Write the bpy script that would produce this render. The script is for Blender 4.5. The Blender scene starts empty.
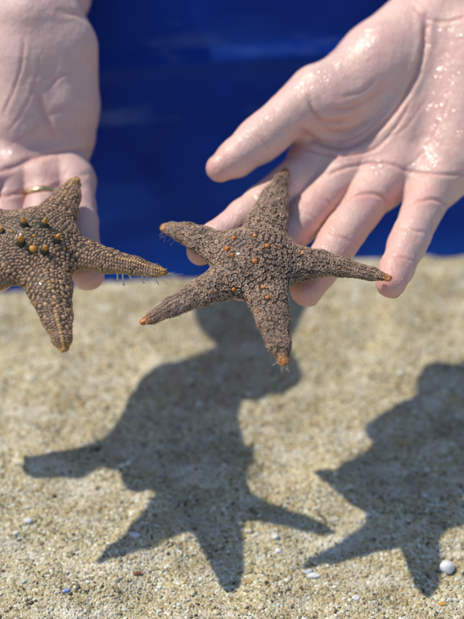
import bpy, math, random
import numpy as np
from mathutils import Matrix

rng = np.random.default_rng(7)
random.seed(7)
scene = bpy.context.scene
COL = scene.collection

# ------------------------------------------------------------------ camera
F = 309.5 / math.tan(math.radians(14.4))       # focal length in photo pixels
CU, CV = 232.0, 309.5
PITCH = math.radians(42)
D0 = 0.60                                       # distance of the starfish
SLOPE = 0.8                                     # the plane both starfish lie in, relative to the view
H_STAR = 0.130                                  # height of the starfish over the sand

fw = np.array([0, math.cos(PITCH), -math.sin(PITCH)])
up = np.array([0, math.sin(PITCH), math.cos(PITCH)])
rt = np.array([1.0, 0, 0])
R3 = np.stack([rt, up, -fw], 1)                 # camera axes as columns


def ray(u, v):
    return np.array([(u - CU) / F, -(v - CV) / F, -1.0])


S0 = ray(258, 262) * D0
HC = -(R3 @ S0)[2] + H_STAR
CAMPOS = np.array([0, 0, HC])
NP = np.array([0, SLOPE, 1.0]) / math.hypot(1, SLOPE)
PP = D0 / F                                     # metres per photo pixel at the starfish


def pt(u, v, h=0.0, d=None):
    """a point at a photo position, h metres above the starfish plane or at distance d"""
    r = ray(u, v)
    if d is None:
        d = (NP @ S0 + h) / (NP @ r)
    return r * d


def to_world(V):
    return V @ R3.T + CAMPOS


def ground(u, v, z=0.0):
    r = R3 @ ray(u, v)
    return CAMPOS + r * ((z - HC) / r[2])


G = ground(407, 506)
SUN = to_world(S0[None])[0] - G
SUN /= np.linalg.norm(SUN)

cam = bpy.data.cameras.new('camera')
cam.sensor_fit = 'VERTICAL'
cam.sensor_height = 36
cam.lens = 18 / math.tan(math.radians(14.4))
cam.clip_start = 0.01
cam.clip_end = 100
cam.dof.use_dof = True
cam.dof.focus_distance = 0.592
cam.dof.aperture_fstop = 3.6
cam.dof.aperture_blades = 9
co = bpy.data.objects.new('camera', cam)
COL.objects.link(co)
co.location = CAMPOS
co.rotation_euler = (math.pi / 2 - PITCH, 0, 0)
scene.camera = co


# ------------------------------------------------------------------ object helpers
def tag(o, label=None, cat=None, group=None, kind=None):
    for k, val in (('label', label), ('category', cat), ('group', group), ('kind', kind)):
        if val:
            o[k] = val
    return o


def empty(name, loc):
    o = bpy.data.objects.new(name, None)
    o.empty_display_size = 0.02
    COL.objects.link(o)
    o.location = loc
    return o


def mesh_obj(name, V, faces, mat, parent=None, attrs=None, smooth=True, origin=None):
    """faces: list of (n,k) index arrays; attrs: name -> (N,3) colours or (N,) floats"""
    V = np.asarray(V, float)
    base = np.zeros(3)
    if parent is not None:
        base = np.array(parent.location)
    elif origin is not None:
        base = np.asarray(origin, float)
    me = bpy.data.meshes.new(name)
    me.vertices.add(len(V))
    me.vertices.foreach_set('co', (V - base).astype(np.float32).ravel())
    faces = [np.asarray(f, np.int32) for f in faces if len(f)]
    tot = sum(f.size for f in faces)
    n = sum(len(f) for f in faces)
    me.loops.add(tot)
    me.loops.foreach_set('vertex_index', np.concatenate([f.ravel() for f in faces]))
    me.polygons.add(n)
    cnt = np.concatenate([np.full(len(f), f.shape[1], np.int32) for f in faces])
    me.polygons.foreach_set('loop_start', np.concatenate([[0], np.cumsum(cnt)[:-1]]).astype(np.int32))
    me.polygons.foreach_set('use_smooth', np.full(n, smooth))
    me.update(calc_edges=True)
    me.validate()
    for k, a in (attrs or {}).items():
        a = np.asarray(a, np.float32)
        if a.ndim == 2:
            at = me.attributes.new(k, 'FLOAT_COLOR', 'POINT')
            at.data.foreach_set('color', np.concatenate([a, np.ones((len(a), 1), np.float32)], 1).ravel())
        else:
            at = me.attributes.new(k, 'FLOAT', 'POINT')
            at.data.foreach_set('value', a.ravel())
    me.materials.append(mat)
    o = bpy.data.objects.new(name, me)
    COL.objects.link(o)
    if parent is not None:
        o.parent = parent
    else:
        o.location = base
    return o


# ------------------------------------------------------------------ implicit surfaces
def seg_t(p, a, b):
    ba = b - a
    return np.clip(((p - a) @ ba) / (ba @ ba), 0, 1)


def cone(p, a, b, ra, rb):
    t = seg_t(p, a, b)
    q = p - a - t[:, None] * (b - a)
    return np.sqrt((q * q).sum(1)) - (ra + t * (rb - ra))


def smin(a, b, k):
    h = np.maximum(k - np.abs(a - b), 0) / k
    return np.minimum(a, b) - h * h * k * 0.25


def solve_mesh(f, lo, hi, vox, bl=8):
    """sparse evaluation of f on a grid, then naive surface nets"""
    lo = np.asarray(lo, float)
    n = np.ceil((np.asarray(hi) - lo) / vox / bl).astype(int) + 1
    D = np.ones(n * bl, np.float32)
    bi = np.stack(np.meshgrid(*[np.arange(k) for k in n], indexing='ij'), -1).reshape(-1, 3)
    dc = f(lo + (bi + 0.5) * bl * vox)
    act = np.abs(dc) < bl * vox * 1.35
    Dv = D.reshape(n[0], bl, n[1], bl, n[2], bl)
    sg = np.where(dc < 0, -1.0, 1.0).reshape(n)
    Dv *= sg[:, None, :, None, :, None]
    loc = np.stack(np.meshgrid(*[np.arange(bl)] * 3, indexing='ij'), -1).reshape(-1, 3)
    ab = bi[act]
    for c in range(0, len(ab), 600):
        b = ab[c:c + 600]
        g = (b[:, None, :] * bl + loc[None]).reshape(-1, 3)
        D[g[:, 0], g[:, 1], g[:, 2]] = f(lo + g * vox)
    s = D < 0
    m = np.array(D.shape) - 1
    offs = [(x, y, z) for x in (0, 1) for y in (0, 1) for z in (0, 1)]
    cn = np.zeros(m, np.int8)
    for x, y, z in offs:
        cn += s[x:m[0] + x, y:m[1] + y, z:m[2] + z]
    active = (cn > 0) & (cn < 8)
    ac = np.argwhere(active)
    idx = np.full(m, -1, np.int32)
    idx[active] = np.arange(len(ac))
    val = np.stack([D[ac[:, 0] + o[0], ac[:, 1] + o[1], ac[:, 2] + o[2]] for o in offs], 1)
    acc = np.zeros((len(ac), 3))
    num = np.zeros(len(ac))
    for i in range(8):
        for j in range(i + 1, 8):
            oi, oj = np.array(offs[i]), np.array(offs[j])
            if np.abs(oi - oj).sum() != 1:
                continue
            cr = (val[:, i] < 0) != (val[:, j] < 0)
            t = np.where(cr, val[:, i] / np.where(cr, val[:, i] - val[:, j], 1), 0)
            acc += cr[:, None] * (oi + t[:, None] * (oj - oi))
            num += cr
    V = lo + (ac + acc / num[:, None]) * vox
    Q = []
    for ax in range(3):
        a1, a2 = (ax + 1) % 3, (ax + 2) % 3
        s0 = s.take(range(0, s.shape[ax] - 1), ax)
        s1 = s.take(range(1, s.shape[ax]), ax)
        e = np.argwhere(s0 != s1)
        e = e[(e[:, a1] > 0) & (e[:, a2] > 0) & (e[:, a1] < m[a1]) & (e[:, a2] < m[a2])]
        fl = s0[e[:, 0], e[:, 1], e[:, 2]]
        c = []
        for d1, d2 in ((-1, -1), (0, -1), (0, 0), (-1, 0)):
            g = e.copy()
            g[:, a1] += d1
            g[:, a2] += d2
            c.append(idx[g[:, 0], g[:, 1], g[:, 2]])
        q = np.stack(c, 1)
        q[~fl] = q[~fl][:, ::-1]
        Q.append(q)
    Q = np.concatenate(Q)
    Q = Q[(Q >= 0).all(1)]
    return V, Q


def grad(f, p, e=4e-4):
    g = np.stack([f(p + np.eye(3)[i] * e) - f(p - np.eye(3)[i] * e) for i in range(3)], 1)
    return g / np.maximum(np.linalg.norm(g, axis=1, keepdims=True), 1e-12)


def march(f, p, d, n=60, k=0.8):
    p = p.copy()
    for _ in range(n):
        p += d * (f(p) * k)[:, None]
    return p, np.abs(f(p)) < 3e-4


def poly_dist(uv, line):
    line = np.asarray(line, float)
    best = np.full(len(uv), 1e9)
    for a, b in zip(line[:-1], line[1:]):
        t = seg_t(uv, a, b)
        best = np.minimum(best, np.linalg.norm(uv - a - t[:, None] * (b - a), axis=1))
    return best


def smooth_line(pts, n=6):
    """Catmull-Rom through the points"""
    P = np.asarray(pts, float)
    P = np.concatenate([[2 * P[0] - P[1]], P, [2 * P[-1] - P[-2]]])
    out = []
    for i in range(1, len(P) - 2):
        for t in np.linspace(0, 1, n, endpoint=False):
            a, b, c, d = P[i - 1], P[i], P[i + 1], P[i + 2]
            out.append(0.5 * (2 * b + (c - a) * t + (2 * a - 5 * b + 4 * c - d) * t * t + (3 * b - a - 3 * c + d) * t ** 3))
    out.append(P[-2])
    return np.array(out)


def vnoise(p, scale, seed=0):
    """cheap smooth 3-D value noise"""
    q = np.asarray(p) * scale
    i = np.floor(q).astype(np.int64)
    f = q - i
    f = f * f * (3 - 2 * f)
    out = 0
    for x in (0, 1):
        for y in (0, 1):
            for z in (0, 1):
                h = (i[:, 0] + x) * 73856093 ^ (i[:, 1] + y) * 19349663 ^ (i[:, 2] + z) * 83492791 ^ (seed * 2654435761)
                h = (h ^ (h >> 13)) * 1274126177
                h = ((h ^ (h >> 16)) & 0xffff) / 65535.0
                w = (f[:, 0] if x else 1 - f[:, 0]) * (f[:, 1] if y else 1 - f[:, 1]) * (f[:, 2] if z else 1 - f[:, 2])
                out = out + h * w
    return out


# ------------------------------------------------------------------ materials
class NT:
    def __init__(self, name):
        self.m = bpy.data.materials.new(name)
        self.m.use_nodes = True
        self.t = self.m.node_tree
        self.t.nodes.clear()
        self.out = self.n('ShaderNodeOutputMaterial')
        self.b = self.n('ShaderNodeBsdfPrincipled')
        self.l(self.b.outputs[0], self.out.inputs[0])
        self.tc = self.n('ShaderNodeTexCoord').outputs['Object']

    def n(self, t, **kw):
        nd = self.t.nodes.new(t)
        for k, v in kw.items():
            if hasattr(nd, k):
                setattr(nd, k, v)
            else:
                nd.inputs[k.replace('_', ' ')].default_value = v
        return nd

    def l(self, a, b):
        self.t.links.new(a, b)

    def set(self, **kw):
        for k, v in kw.items():
            s = self.b.inputs[k.replace('_', ' ')]
            if hasattr(v, 'is_linked'):
                self.l(v, s)
            else:
                s.default_value = v

    def attr(self, name, out='Color'):
        return self.n('ShaderNodeAttribute', attribute_name=name).outputs[out]

    def noise(self, scale, detail=4, rough=0.5, vec=None, dist=0.0):
        nd = self.n('ShaderNodeTexNoise')
        nd.inputs['Scale'].default_value = scale
        nd.inputs['Detail'].default_value = detail
        nd.inputs['Roughness'].default_value = rough
        nd.inputs['Distortion'].default_value = dist
        self.l(vec or self.tc, nd.inputs['Vector'])
        return nd.outputs['Fac']

    def voro(self, scale, out='Distance', vec=None, feature='F1'):
        nd = self.n('ShaderNodeTexVoronoi', feature=feature)
        nd.inputs['Scale'].default_value = scale
        self.l(vec or self.tc, nd.inputs['Vector'])
        return nd.outputs[out]

    def mapping(self, scale=(1, 1, 1), rot=(0, 0, 0)):
        nd = self.n('ShaderNodeMapping')
        nd.inputs['Scale'].default_value = scale
        nd.inputs['Rotation'].default_value = rot
        self.l(self.tc, nd.inputs['Vector'])
        return nd.outputs[0]

    def ramp(self, fac, stops, interp='LINEAR'):
        nd = self.n('ShaderNodeValToRGB')
        cr = nd.color_ramp
        cr.interpolation = interp
        while len(cr.elements) < len(stops):
            cr.elements.new(0.5)
        for e, (p, c) in zip(cr.elements, stops):
            e.position = p
            e.color = (c, c, c, 1) if not hasattr(c, '__len__') else (*c, 1)
        self.l(fac, nd.inputs[0])
        return nd.outputs[0]

    def mix(self, fac, a, b, mode='MIX'):
        nd = self.n('ShaderNodeMix', data_type='RGBA', blend_type=mode)
        for s, v in ((nd.inputs[0], fac), (nd.inputs[6], a), (nd.inputs[7], b)):
            if hasattr(v, 'is_linked'):
                self.l(v, s)
            else:
                s.default_value = v if not hasattr(v, '__len__') else (*v, 1)
        return nd.outputs[2]

    def math(self, op, a, b=0.0):
        nd = self.n('ShaderNodeMath', operation=op)
        for s, v in zip(nd.inputs, (a, b)):
            if hasattr(v, 'is_linked'):
                self.l(v, s)
            else:
                s.default_value = v
        return nd.outputs[0]

    def bump(self, h, strength, dist, prev=None):
        nd = self.n('ShaderNodeBump')
        nd.inputs['Strength'].default_value = strength
        nd.inputs['Distance'].default_value = dist
        self.l(h, nd.inputs['Height'])
        if prev:
            self.l(prev, nd.inputs['Normal'])
        return nd.outputs[0]


def mat_skin(name, base, red, coat):
    m = NT(name)
    blot = m.ramp(m.noise(95, 5, 0.6), [(0.3, 0.0), (0.72, 1.0)])
    c = m.mix(m.math('MULTIPLY', blot, 0.42), base, red)
    c = m.mix(m.attr('flush', 'Fac'), c, red)
    c = m.mix(m.math('MULTIPLY', m.ramp(m.noise(55, 4, 0.6, m.mapping((1, 1, 1), (0.5, 0.2, 0))), [(0.45, 0.0), (0.7, 1.0)]), 0.35), c, (0.72, 0.52, 0.37))
    vein = m.ramp(m.noise(38, 2, 0.5, dist=1.0), [(0.46, 0.0), (0.5, 1.0), (0.54, 0.0)])
    c = m.mix(m.math('MULTIPLY', vein, 0.10), c, (0.35, 0.33, 0.36))
    c = m.mix(m.math('MULTIPLY', m.ramp(m.noise(900, 3, 0.6), [(0.35, 0.0), (0.7, 1.0)]), 0.12), c, (0.9, 0.72, 0.64))
    m.set(Base_Color=c)
    wet = m.attr('wet', 'Fac')
    drops = m.ramp(m.noise(330, 4, 0.65), [(0.40, 0.0), (0.52, 1.0)])
    wetm = m.math('MULTIPLY', wet, drops)
    rough = m.math('SUBTRACT', 0.45, m.math('MULTIPLY', wet, 0.17))
    m.set(Roughness=rough, Subsurface_Weight=0.16, Subsurface_Scale=0.003, IOR=1.42,
          Coat_Weight=m.math('ADD', m.math('MULTIPLY', wetm, 0.5), coat), Coat_Roughness=0.17, Coat_IOR=1.6)
    m.b.inputs['Subsurface Radius'].default_value = (1.0, 0.35, 0.2)
    lines = m.noise(260, 5, 0.62, m.mapping((1.0, 0.45, 1.0), (0, 0, 0.7)))
    bmp = m.bump(lines, 0.6, 0.0010)
    net = m.n('ShaderNodeTexVoronoi', feature='DISTANCE_TO_EDGE')
    net.inputs['Scale'].default_value = 1.0
    warp = m.n('ShaderNodeVectorMath', operation='ADD')
    nz = m.n('ShaderNodeTexNoise')
    nz.inputs['Scale'].default_value = 120
    m.l(m.tc, nz.inputs['Vector'])
    sc = m.n('ShaderNodeVectorMath', operation='SCALE')
    m.l(nz.outputs['Color'], sc.inputs[0])
    sc.inputs['Scale'].default_value = 1.2
    m.l(m.mapping((330, 190, 260), (0.2, 0.1, 0.6)), warp.inputs[0])
    m.l(sc.outputs[0], warp.inputs[1])
    m.l(warp.outputs[0], net.inputs['Vector'])
    netl = m.ramp(net.outputs['Distance'], [(0.0, 0.0), (0.10, 1.0)])
    bmp = m.bump(netl, 0.2, 0.00012, bmp)
    bmp = m.bump(m.voro(1300), 0.35, 0.0003, bmp)
    bmp2 = m.bump(m.noise(150, 2.0, 0.5), 1.0, 0.0042, m.bump(lines, 0.3, 0.0006))
    m.set(Normal=bmp)
    m.l(bmp2, m.b.inputs['Coat Normal'])
    return m.m


def mat_star(name, rough, coat):
    m = NT(name)
    c = m.attr('Col')
    n = m.ramp(m.noise(700, 4, 0.6), [(0.3, 0.55), (0.7, 1.25)])
    c = m.mix(1.0, c, n, 'MULTIPLY')
    m.set(Base_Color=c, Roughness=m.ramp(m.noise(160, 3), [(0.35, rough - 0.15), (0.65, rough + 0.1)]),
          Coat_Weight=coat, Coat_Roughness=0.15, Subsurface_Weight=0.0)
    m.set(Normal=m.bump(m.noise(1500, 5, 0.65), 0.7, 0.0005, m.bump(m.voro(1800), 0.5, 0.0004)))
    return m.m


def mat_spine():
    m = NT('starfish_spine')
    m.set(Base_Color=m.mix(1.0, m.attr('Col'), m.ramp(m.noise(900, 3), [(0.3, 0.7), (0.7, 1.15)]), 'MULTIPLY'),
          Roughness=0.5, Coat_Weight=0.08, Coat_Roughness=0.25)
    m.set(Normal=m.bump(m.noise(1400, 3), 0.5, 0.0003))
    return m.m


def mat_feet():
    m = NT('tube_feet')
    m.set(Base_Color=m.mix(m.noise(300, 2), (0.72, 0.68, 0.6), (0.85, 0.85, 0.85)), Roughness=0.25,
          Transmission_Weight=0.55, IOR=1.35)
    return m.m


def mat_water():
    m = NT('water_drop')
    gl = m.n('ShaderNodeBsdfGlossy')
    gl.inputs['Roughness'].default_value = 0.12
    tr = m.n('ShaderNodeBsdfTransparent')
    m.l(m.ramp(m.noise(100, 1), [(0, (0.96, 0.97, 0.98)), (1, (1.0, 1.0, 1.0))]), tr.inputs[0])
    fr0 = m.n('ShaderNodeFresnel')
    fr0.inputs['IOR'].default_value = 1.45
    ge = m.n('ShaderNodeNewGeometry')
    fr = m.math('MULTIPLY', fr0.outputs[0], m.math('SUBTRACT', 1.0, ge.outputs['Backfacing']))
    mx = m.n('ShaderNodeMixShader')
    m.l(fr, mx.inputs[0])
    m.l(tr.outputs[0], mx.inputs[1])
    m.l(gl.outputs[0], mx.inputs[2])
    m.l(mx.outputs[0], m.out.inputs[0])
    m.t.nodes.remove(m.b)
    return m.m


def mat_gold():
    m = NT('gold')
    m.set(Base_Color=m.mix(m.noise(500, 3), (0.85, 0.58, 0.24), (0.95, 0.7, 0.36)), Metallic=1.0,
          Roughness=m.ramp(m.noise(700, 4), [(0.3, 0.12), (0.7, 0.3)]))
    return m.m


def mat_nail():
    m = NT('fingernail')
    m.set(Base_Color=m.mix(m.noise(200, 2), (0.72, 0.48, 0.42), (0.8, 0.6, 0.54)), Roughness=0.22, Coat_Weight=0.4)
    return m.m


SANDRAMP = [(0.0, (0.055, 0.045, 0.032)), (0.05, (0.19, 0.145, 0.085)), (0.16, (0.46, 0.35, 0.20)),
            (0.40, (0.60, 0.48, 0.295)), (0.60, (0.52, 0.405, 0.235)), (0.80, (0.64, 0.56, 0.43)), (0.92, (0.8, 0.78, 0.72)), (1.0, (0.34, 0.3, 0.25))]


def mat_sand():
    m = NT('sand')
    wv = m.tc
    a = m.voro(760, 'Color', wv)
    sep = m.n('ShaderNodeSeparateColor')
    m.l(a, sep.inputs[0])
    c1 = m.ramp(sep.outputs[0], SANDRAMP, 'CONSTANT')
    b = m.voro(340, 'Color', wv)
    sep2 = m.n('ShaderNodeSeparateColor')
    m.l(b, sep2.inputs[0])
    c2 = m.ramp(sep2.outputs[1], SANDRAMP)
    c = m.mix(m.ramp(m.noise(300, 2), [(0.48, 0.0), (0.56, 0.55)]), c1, c2)
    big = m.ramp(m.noise(26, 5, 0.6), [(0.28, (0.62, 0.56, 0.46)), (0.5, (0.95, 0.94, 0.92)), (0.72, (1.22, 1.2, 1.15))])
    c = m.mix(0.85, c, big, 'MULTIPLY')
    c = m.mix(1.0, c, (0.90, 0.97, 0.95), 'MULTIPLY')
    pale = m.ramp(m.noise(48, 4, 0.6, m.mapping((0.6, 1.5, 1))), [(0.5, 0.0), (0.7, 0.6)])
    c = m.mix(pale, c, (0.72, 0.68, 0.58))
    m.set(Base_Color=c, Roughness=0.6, Specular_IOR_Level=0.35)
    bmp = m.bump(m.noise(40, 4), 0.5, 0.01)
    bmp = m.bump(m.voro(760, 'Distance', wv), 0.7, -0.0011, bmp)
    bmp = m.bump(m.voro(340, 'Distance', wv), 0.4, -0.0014, bmp)
    m.set(Normal=bmp)
    return m.m


def mat_grain():
    m = NT('sand_grain')
    m.set(Base_Color=m.mix(1.0, m.attr('Col'), m.ramp(m.noise(1200, 3), [(0.3, 0.75), (0.7, 1.1)]), 'MULTIPLY'), Roughness=0.5)
    return m.m


def mat_wall():
    m = NT('blue_gelcoat')
    base = m.mix(m.ramp(m.noise(7, 5, 0.55), [(0.3, 0.0), (0.7, 1.0)]), (0.001, 0.013, 0.15), (0.003, 0.046, 0.38))
    film = m.ramp(m.noise(9, 5, 0.6, m.mapping((0.45, 1.0, 1.3))), [(0.55, 0.0), (0.75, 0.35)])
    c = m.mix(film, base, (0.025, 0.08, 0.25))
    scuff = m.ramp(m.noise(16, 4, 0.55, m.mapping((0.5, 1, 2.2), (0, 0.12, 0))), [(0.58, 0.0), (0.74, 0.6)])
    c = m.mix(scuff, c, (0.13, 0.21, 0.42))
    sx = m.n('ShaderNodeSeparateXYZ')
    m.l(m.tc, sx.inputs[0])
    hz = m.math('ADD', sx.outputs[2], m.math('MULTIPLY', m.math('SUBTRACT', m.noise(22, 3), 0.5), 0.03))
    sand_bounce = m.ramp(hz, [(0.0, 0.75), (0.028, 0.0)])  # light bounced off the sand, painted as brighter blue along the wall foot
    c = m.mix(sand_bounce, c, (0.008, 0.085, 0.46))
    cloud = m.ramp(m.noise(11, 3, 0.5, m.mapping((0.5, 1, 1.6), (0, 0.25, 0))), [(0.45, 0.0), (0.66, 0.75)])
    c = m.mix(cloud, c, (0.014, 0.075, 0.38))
    m.set(Base_Color=c, Roughness=m.ramp(m.noise(25, 4), [(0.3, 0.32), (0.7, 0.55)]), Specular_IOR_Level=0.15)
    m.set(Normal=m.bump(m.noise(30, 4), 0.25, 0.004))
    return m.m


def mat_pebble():
    m = NT('pebble')
    m.set(Base_Color=m.mix(1.0, m.attr('Col'), m.ramp(m.noise(350, 4), [(0.3, 0.75), (0.7, 1.1)]), 'MULTIPLY'), Roughness=0.45)
    m.set(Normal=m.bump(m.noise(600, 3), 0.3, 0.0006))
    return m.m


M_STAR_A = mat_star('starfish_skin', 0.58, 0.05)
M_STAR_B = mat_star('wet_starfish_skin', 0.47, 0.2)
M_SPINE, M_FEET, M_WATER, M_GOLD, M_NAIL = mat_spine(), mat_feet(), mat_water(), mat_gold(), mat_nail()
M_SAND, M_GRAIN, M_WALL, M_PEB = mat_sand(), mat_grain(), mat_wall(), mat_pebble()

# ------------------------------------------------------------------ unit shapes
def ico():
    g = (1 + 5 ** 0.5) / 2
    v = np.array([(-1, g, 0), (1, g, 0), (-1, -g, 0), (1, -g, 0), (0, -1, g), (0, 1, g), (0, -1, -g), (0, 1, -g),
                  (g, 0, -1), (g, 0, 1), (-g, 0, -1), (-g, 0, 1)], float)
    v /= np.linalg.norm(v[0])
    f = np.array([(0, 11, 5), (0, 5, 1), (0, 1, 7), (0, 7, 10), (0, 10, 11), (1, 5, 9), (5, 11, 4), (11, 10, 2), (10, 7, 6),
                  (7, 1, 8), (3, 9, 4), (3, 4, 2), (3, 2, 6), (3, 6, 8), (3, 8, 9), (4, 9, 5), (2, 4, 11), (6, 2, 10), (8, 6, 7), (9, 8, 1)])
    return v, f


def ico_sub(n):
    v, f = ico()
    for _ in range(n):
        mid, nf, vs = {}, [], list(v)

        def mp(a, b):
            k = (min(a, b), max(a, b))
            if k not in mid:
                q = vs[a] + vs[b]
                vs.append(q / np.linalg.norm(q))
                mid[k] = len(vs) - 1
            return mid[k]
        for a, b, c in f:
            ab, bc, ca = mp(a, b), mp(b, c), mp(c, a)
            nf += [(a, ab, ca), (b, bc, ab), (c, ca, bc), (ab, bc, ca)]
        v, f = np.array(vs), np.array(nf)
    return v, f


def frame(n):
    n = n / np.linalg.norm(n, axis=-1, keepdims=True)
    a = np.where(np.abs(n[:, :1]) > 0.8, np.array([[0, 1.0, 0]]), np.array([[1.0, 0, 0]]))
    t = np.cross(a, n)
    t /= np.linalg.norm(t, axis=1, keepdims=True)
    return t, np.cross(n, t), n


def lathe(profile, seg):
    """profile of (r, z); first point on the axis"""
    V = [(0, 0, profile[0][1])]
    for r, z in profile[1:]:
        for k in range(seg):
            a = 2 * math.pi * k / seg
            V.append((r * math.cos(a), r * math.sin(a), z))
    T = [(0, 1 + k, 1 + (k + 1) % seg) for k in range(seg)]
    Q = []
    for i in range(len(profile) - 2):
        o = 1 + i * seg
        for k in range(seg):
            Q.append((o + k, o + seg + k, o + seg + (k + 1) % seg, o + (k + 1) % seg))
    return np.array(V, float), np.array(T), np.array(Q)


def tube(P, R, seg=6):
    P = np.asarray(P, float)
    T = np.gradient(P, axis=0)
    t, b, _ = frame(T)
    V, Q = [], []
    for i in range(len(P)):
        for k in range(seg):
            a = 2 * math.pi * k / seg
            V.append(P[i] + R[i] * (math.cos(a) * t[0] + math.sin(a) * b[0]))
    for i in range(len(P) - 1):
        for k in range(seg):
            Q.append((i * seg + k, i * seg + (k + 1) % seg, (i + 1) * seg + (k + 1) % seg, (i + 1) * seg + k))
    return np.array(V), np.array(Q)


# ------------------------------------------------------------------ hands
def make_hand(name, label, prims, fingers, creases, flush_pts, wet_pts, skin, vox=0.0008, cut=0.72, bumps=()):
    """prims: palm cones; fingers: chains; every point is (u, v, height or ('d', distance), radius in photo pixels)"""
    def P(q):
        u, v, h, r = q
        p = pt(u, v, d=h[1]) if isinstance(h, tuple) else pt(u, v, h * 0.001)
        return p, r * -p[2] / F

    palm = [(P(a), P(b), k * 0.001) for a, b, k in prims]
    fin = [[P(q) for q in ch] for ch in fingers]

    def f(p):
        d = None
        for (a, ra), (b, rb), k in palm:
            c = cone(p, a, b, ra, rb)
            d = c if d is None else smin(d, c, k)
        df = None
        for ch in fin:
            c = None
            for (a, ra), (b, rb) in zip(ch[:-1], ch[1:]):
                e = cone(p, a, b, ra, rb)
                c = e if c is None else smin(c, e, 0.003)
            df = c if df is None else smin(df, c, 0.0012)
        return smin(d, df, 0.009)

    pts = np.array([q[0] for pr in palm for q in pr[:2]] + [q[0] for ch in fin for q in ch])
    rad = np.array([q[1] for pr in palm for q in pr[:2]] + [q[1] for ch in fin for q in ch])
    lo = (pts - rad[:, None]).min(0) - 0.006
    hi = (pts + rad[:, None]).max(0) + 0.006
    V, Q = solve_mesh(f, lo, hi, vox)
    for _ in range(2):
        N = grad(f, V)
        V = V - N * np.clip(f(V), -0.001, 0.001)[:, None]
    N = grad(f, V, 8e-4)
    uv = np.stack([CU + F * V[:, 0] / -V[:, 2], CV - F * V[:, 1] / -V[:, 2]], 1)
    jit = np.stack([vnoise(V, 400, 3) - 0.5, vnoise(V, 400, 4) - 0.5], 1) * 3.0
    view = V / np.linalg.norm(V, axis=1, keepdims=True)
    facing = np.clip(-(N * view).sum(1) * 3, 0, 1)
    disp = np.zeros(len(V))
    red = np.zeros(len(V))
    for line, sig, dep in creases:
        L = smooth_line(line)
        dd = poly_dist(uv + jit * 0.5, L)
        ends = np.minimum(np.linalg.norm(uv - L[0], axis=1), np.linalg.norm(uv - L[-1], axis=1))
        fade = np.clip(ends / 9.0, 0.15, 1)
        g = np.exp(-(dd / sig) ** 2) * fade
        disp -= g * dep * cut * PP * facing
        disp += np.exp(-((dd - 2.4 * sig) / (1.5 * sig)) ** 2) * dep * 0.22 * PP * facing * fade
        red = np.maximum(red, np.exp(-(dd / (sig * 1.1)) ** 2) * 0.45 * fade * min(1, dep))
    for u, v, s, dep in bumps:
        disp += np.exp(-((uv - (u, v)) ** 2).sum(1) / s ** 2) * dep * PP * facing
    disp += (vnoise(V, 90, 1) - 0.5) * 0.0005 + (vnoise(V, 320, 2) - 0.5) * 0.00016
    flush = red
    for u, v, s, a in flush_pts:
        flush = flush + a * np.exp(-((uv - (u, v)) ** 2).sum(1) / s ** 2)
    wet = np.zeros(len(V))
    for line, s, a in wet_pts:
        wet = np.maximum(wet, a * np.exp(-(poly_dist(uv, line) / s) ** 2))
    W = to_world(V + N * disp[:, None])
    root = empty(name, W.mean(0))
    tag(root, label, 'hand')
    mesh_obj('skin', W, [Q], skin, root, {'flush': np.clip(flush, 0, 1), 'wet': wet})

    # fingernails on the hidden side of every fingertip
    for ch in fin:
        (a, ra), (b, rb) = ch[-2], ch[-1]
        ax = (b - a) / np.linalg.norm(b - a)
        back = -(NP - ax * (NP @ ax))
        back /= np.linalg.norm(back)
        sd = np.cross(ax, back)
        Vn, Qn = [], []
        for i in range(9):
            for j in range(9):
                s, t = (i / 8 * 2 - 1), (j / 8 * 2 - 1)
                ang = s * 0.85
                c = b + ax * (t * rb * 0.85 + rb * 0.1 - abs(s) ** 3 * rb * 0.2 * t)
                q = c + (math.sin(ang) * sd + math.cos(ang) * back) * rb * 1.3
                q2 = b[None] * 0 + q
                for _ in range(6):
                    q2 = q2 - grad(f, q2) * f(q2)[:, None]
                Vn.append(q2[0] + (q - c) / np.linalg.norm(q - c) * 0.0003)
        for i in range(8):
            for j in range(8):
                k = i * 9 + j
                Qn.append((k, k + 1, k + 10, k + 9))
        mesh_obj('fingernail', to_world(np.array(Vn)), [np.array(Qn)], M_NAIL, root)
    return root, f, (V + N * disp[:, None], N, uv)


def drops(root, surf, spots):
    V, N, uv = surf
    iv, iff = ico_sub(2)
    for u, v, r in spots:
        near = np.where(((uv - (u, v)) ** 2).sum(1) < 4)[0]
        if not len(near):
            continue
        k = near[np.argmax(V[near, 2])]
        t, b, n = frame(N[k][None])
        s = r * 1.7 * PP
        wob = 1 + 0.15 * np.sin(np.arctan2(iv[:, 1], iv[:, 0]) * 2 + u)
        q = V[k] + (iv[:, :1] * wob[:, None] * t * s * 1.25 + iv[:, 1:2] * b * s + iv[:, 2:] * n * s * 0.3)
        mesh_obj('water_drop', to_world(q), [iff], M_WATER, root)


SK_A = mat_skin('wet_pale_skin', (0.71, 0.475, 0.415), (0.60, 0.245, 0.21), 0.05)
SK_B = mat_skin('pale_skin', (0.60, 0.42, 0.39), (0.60, 0.27, 0.24), 0.03)

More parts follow.
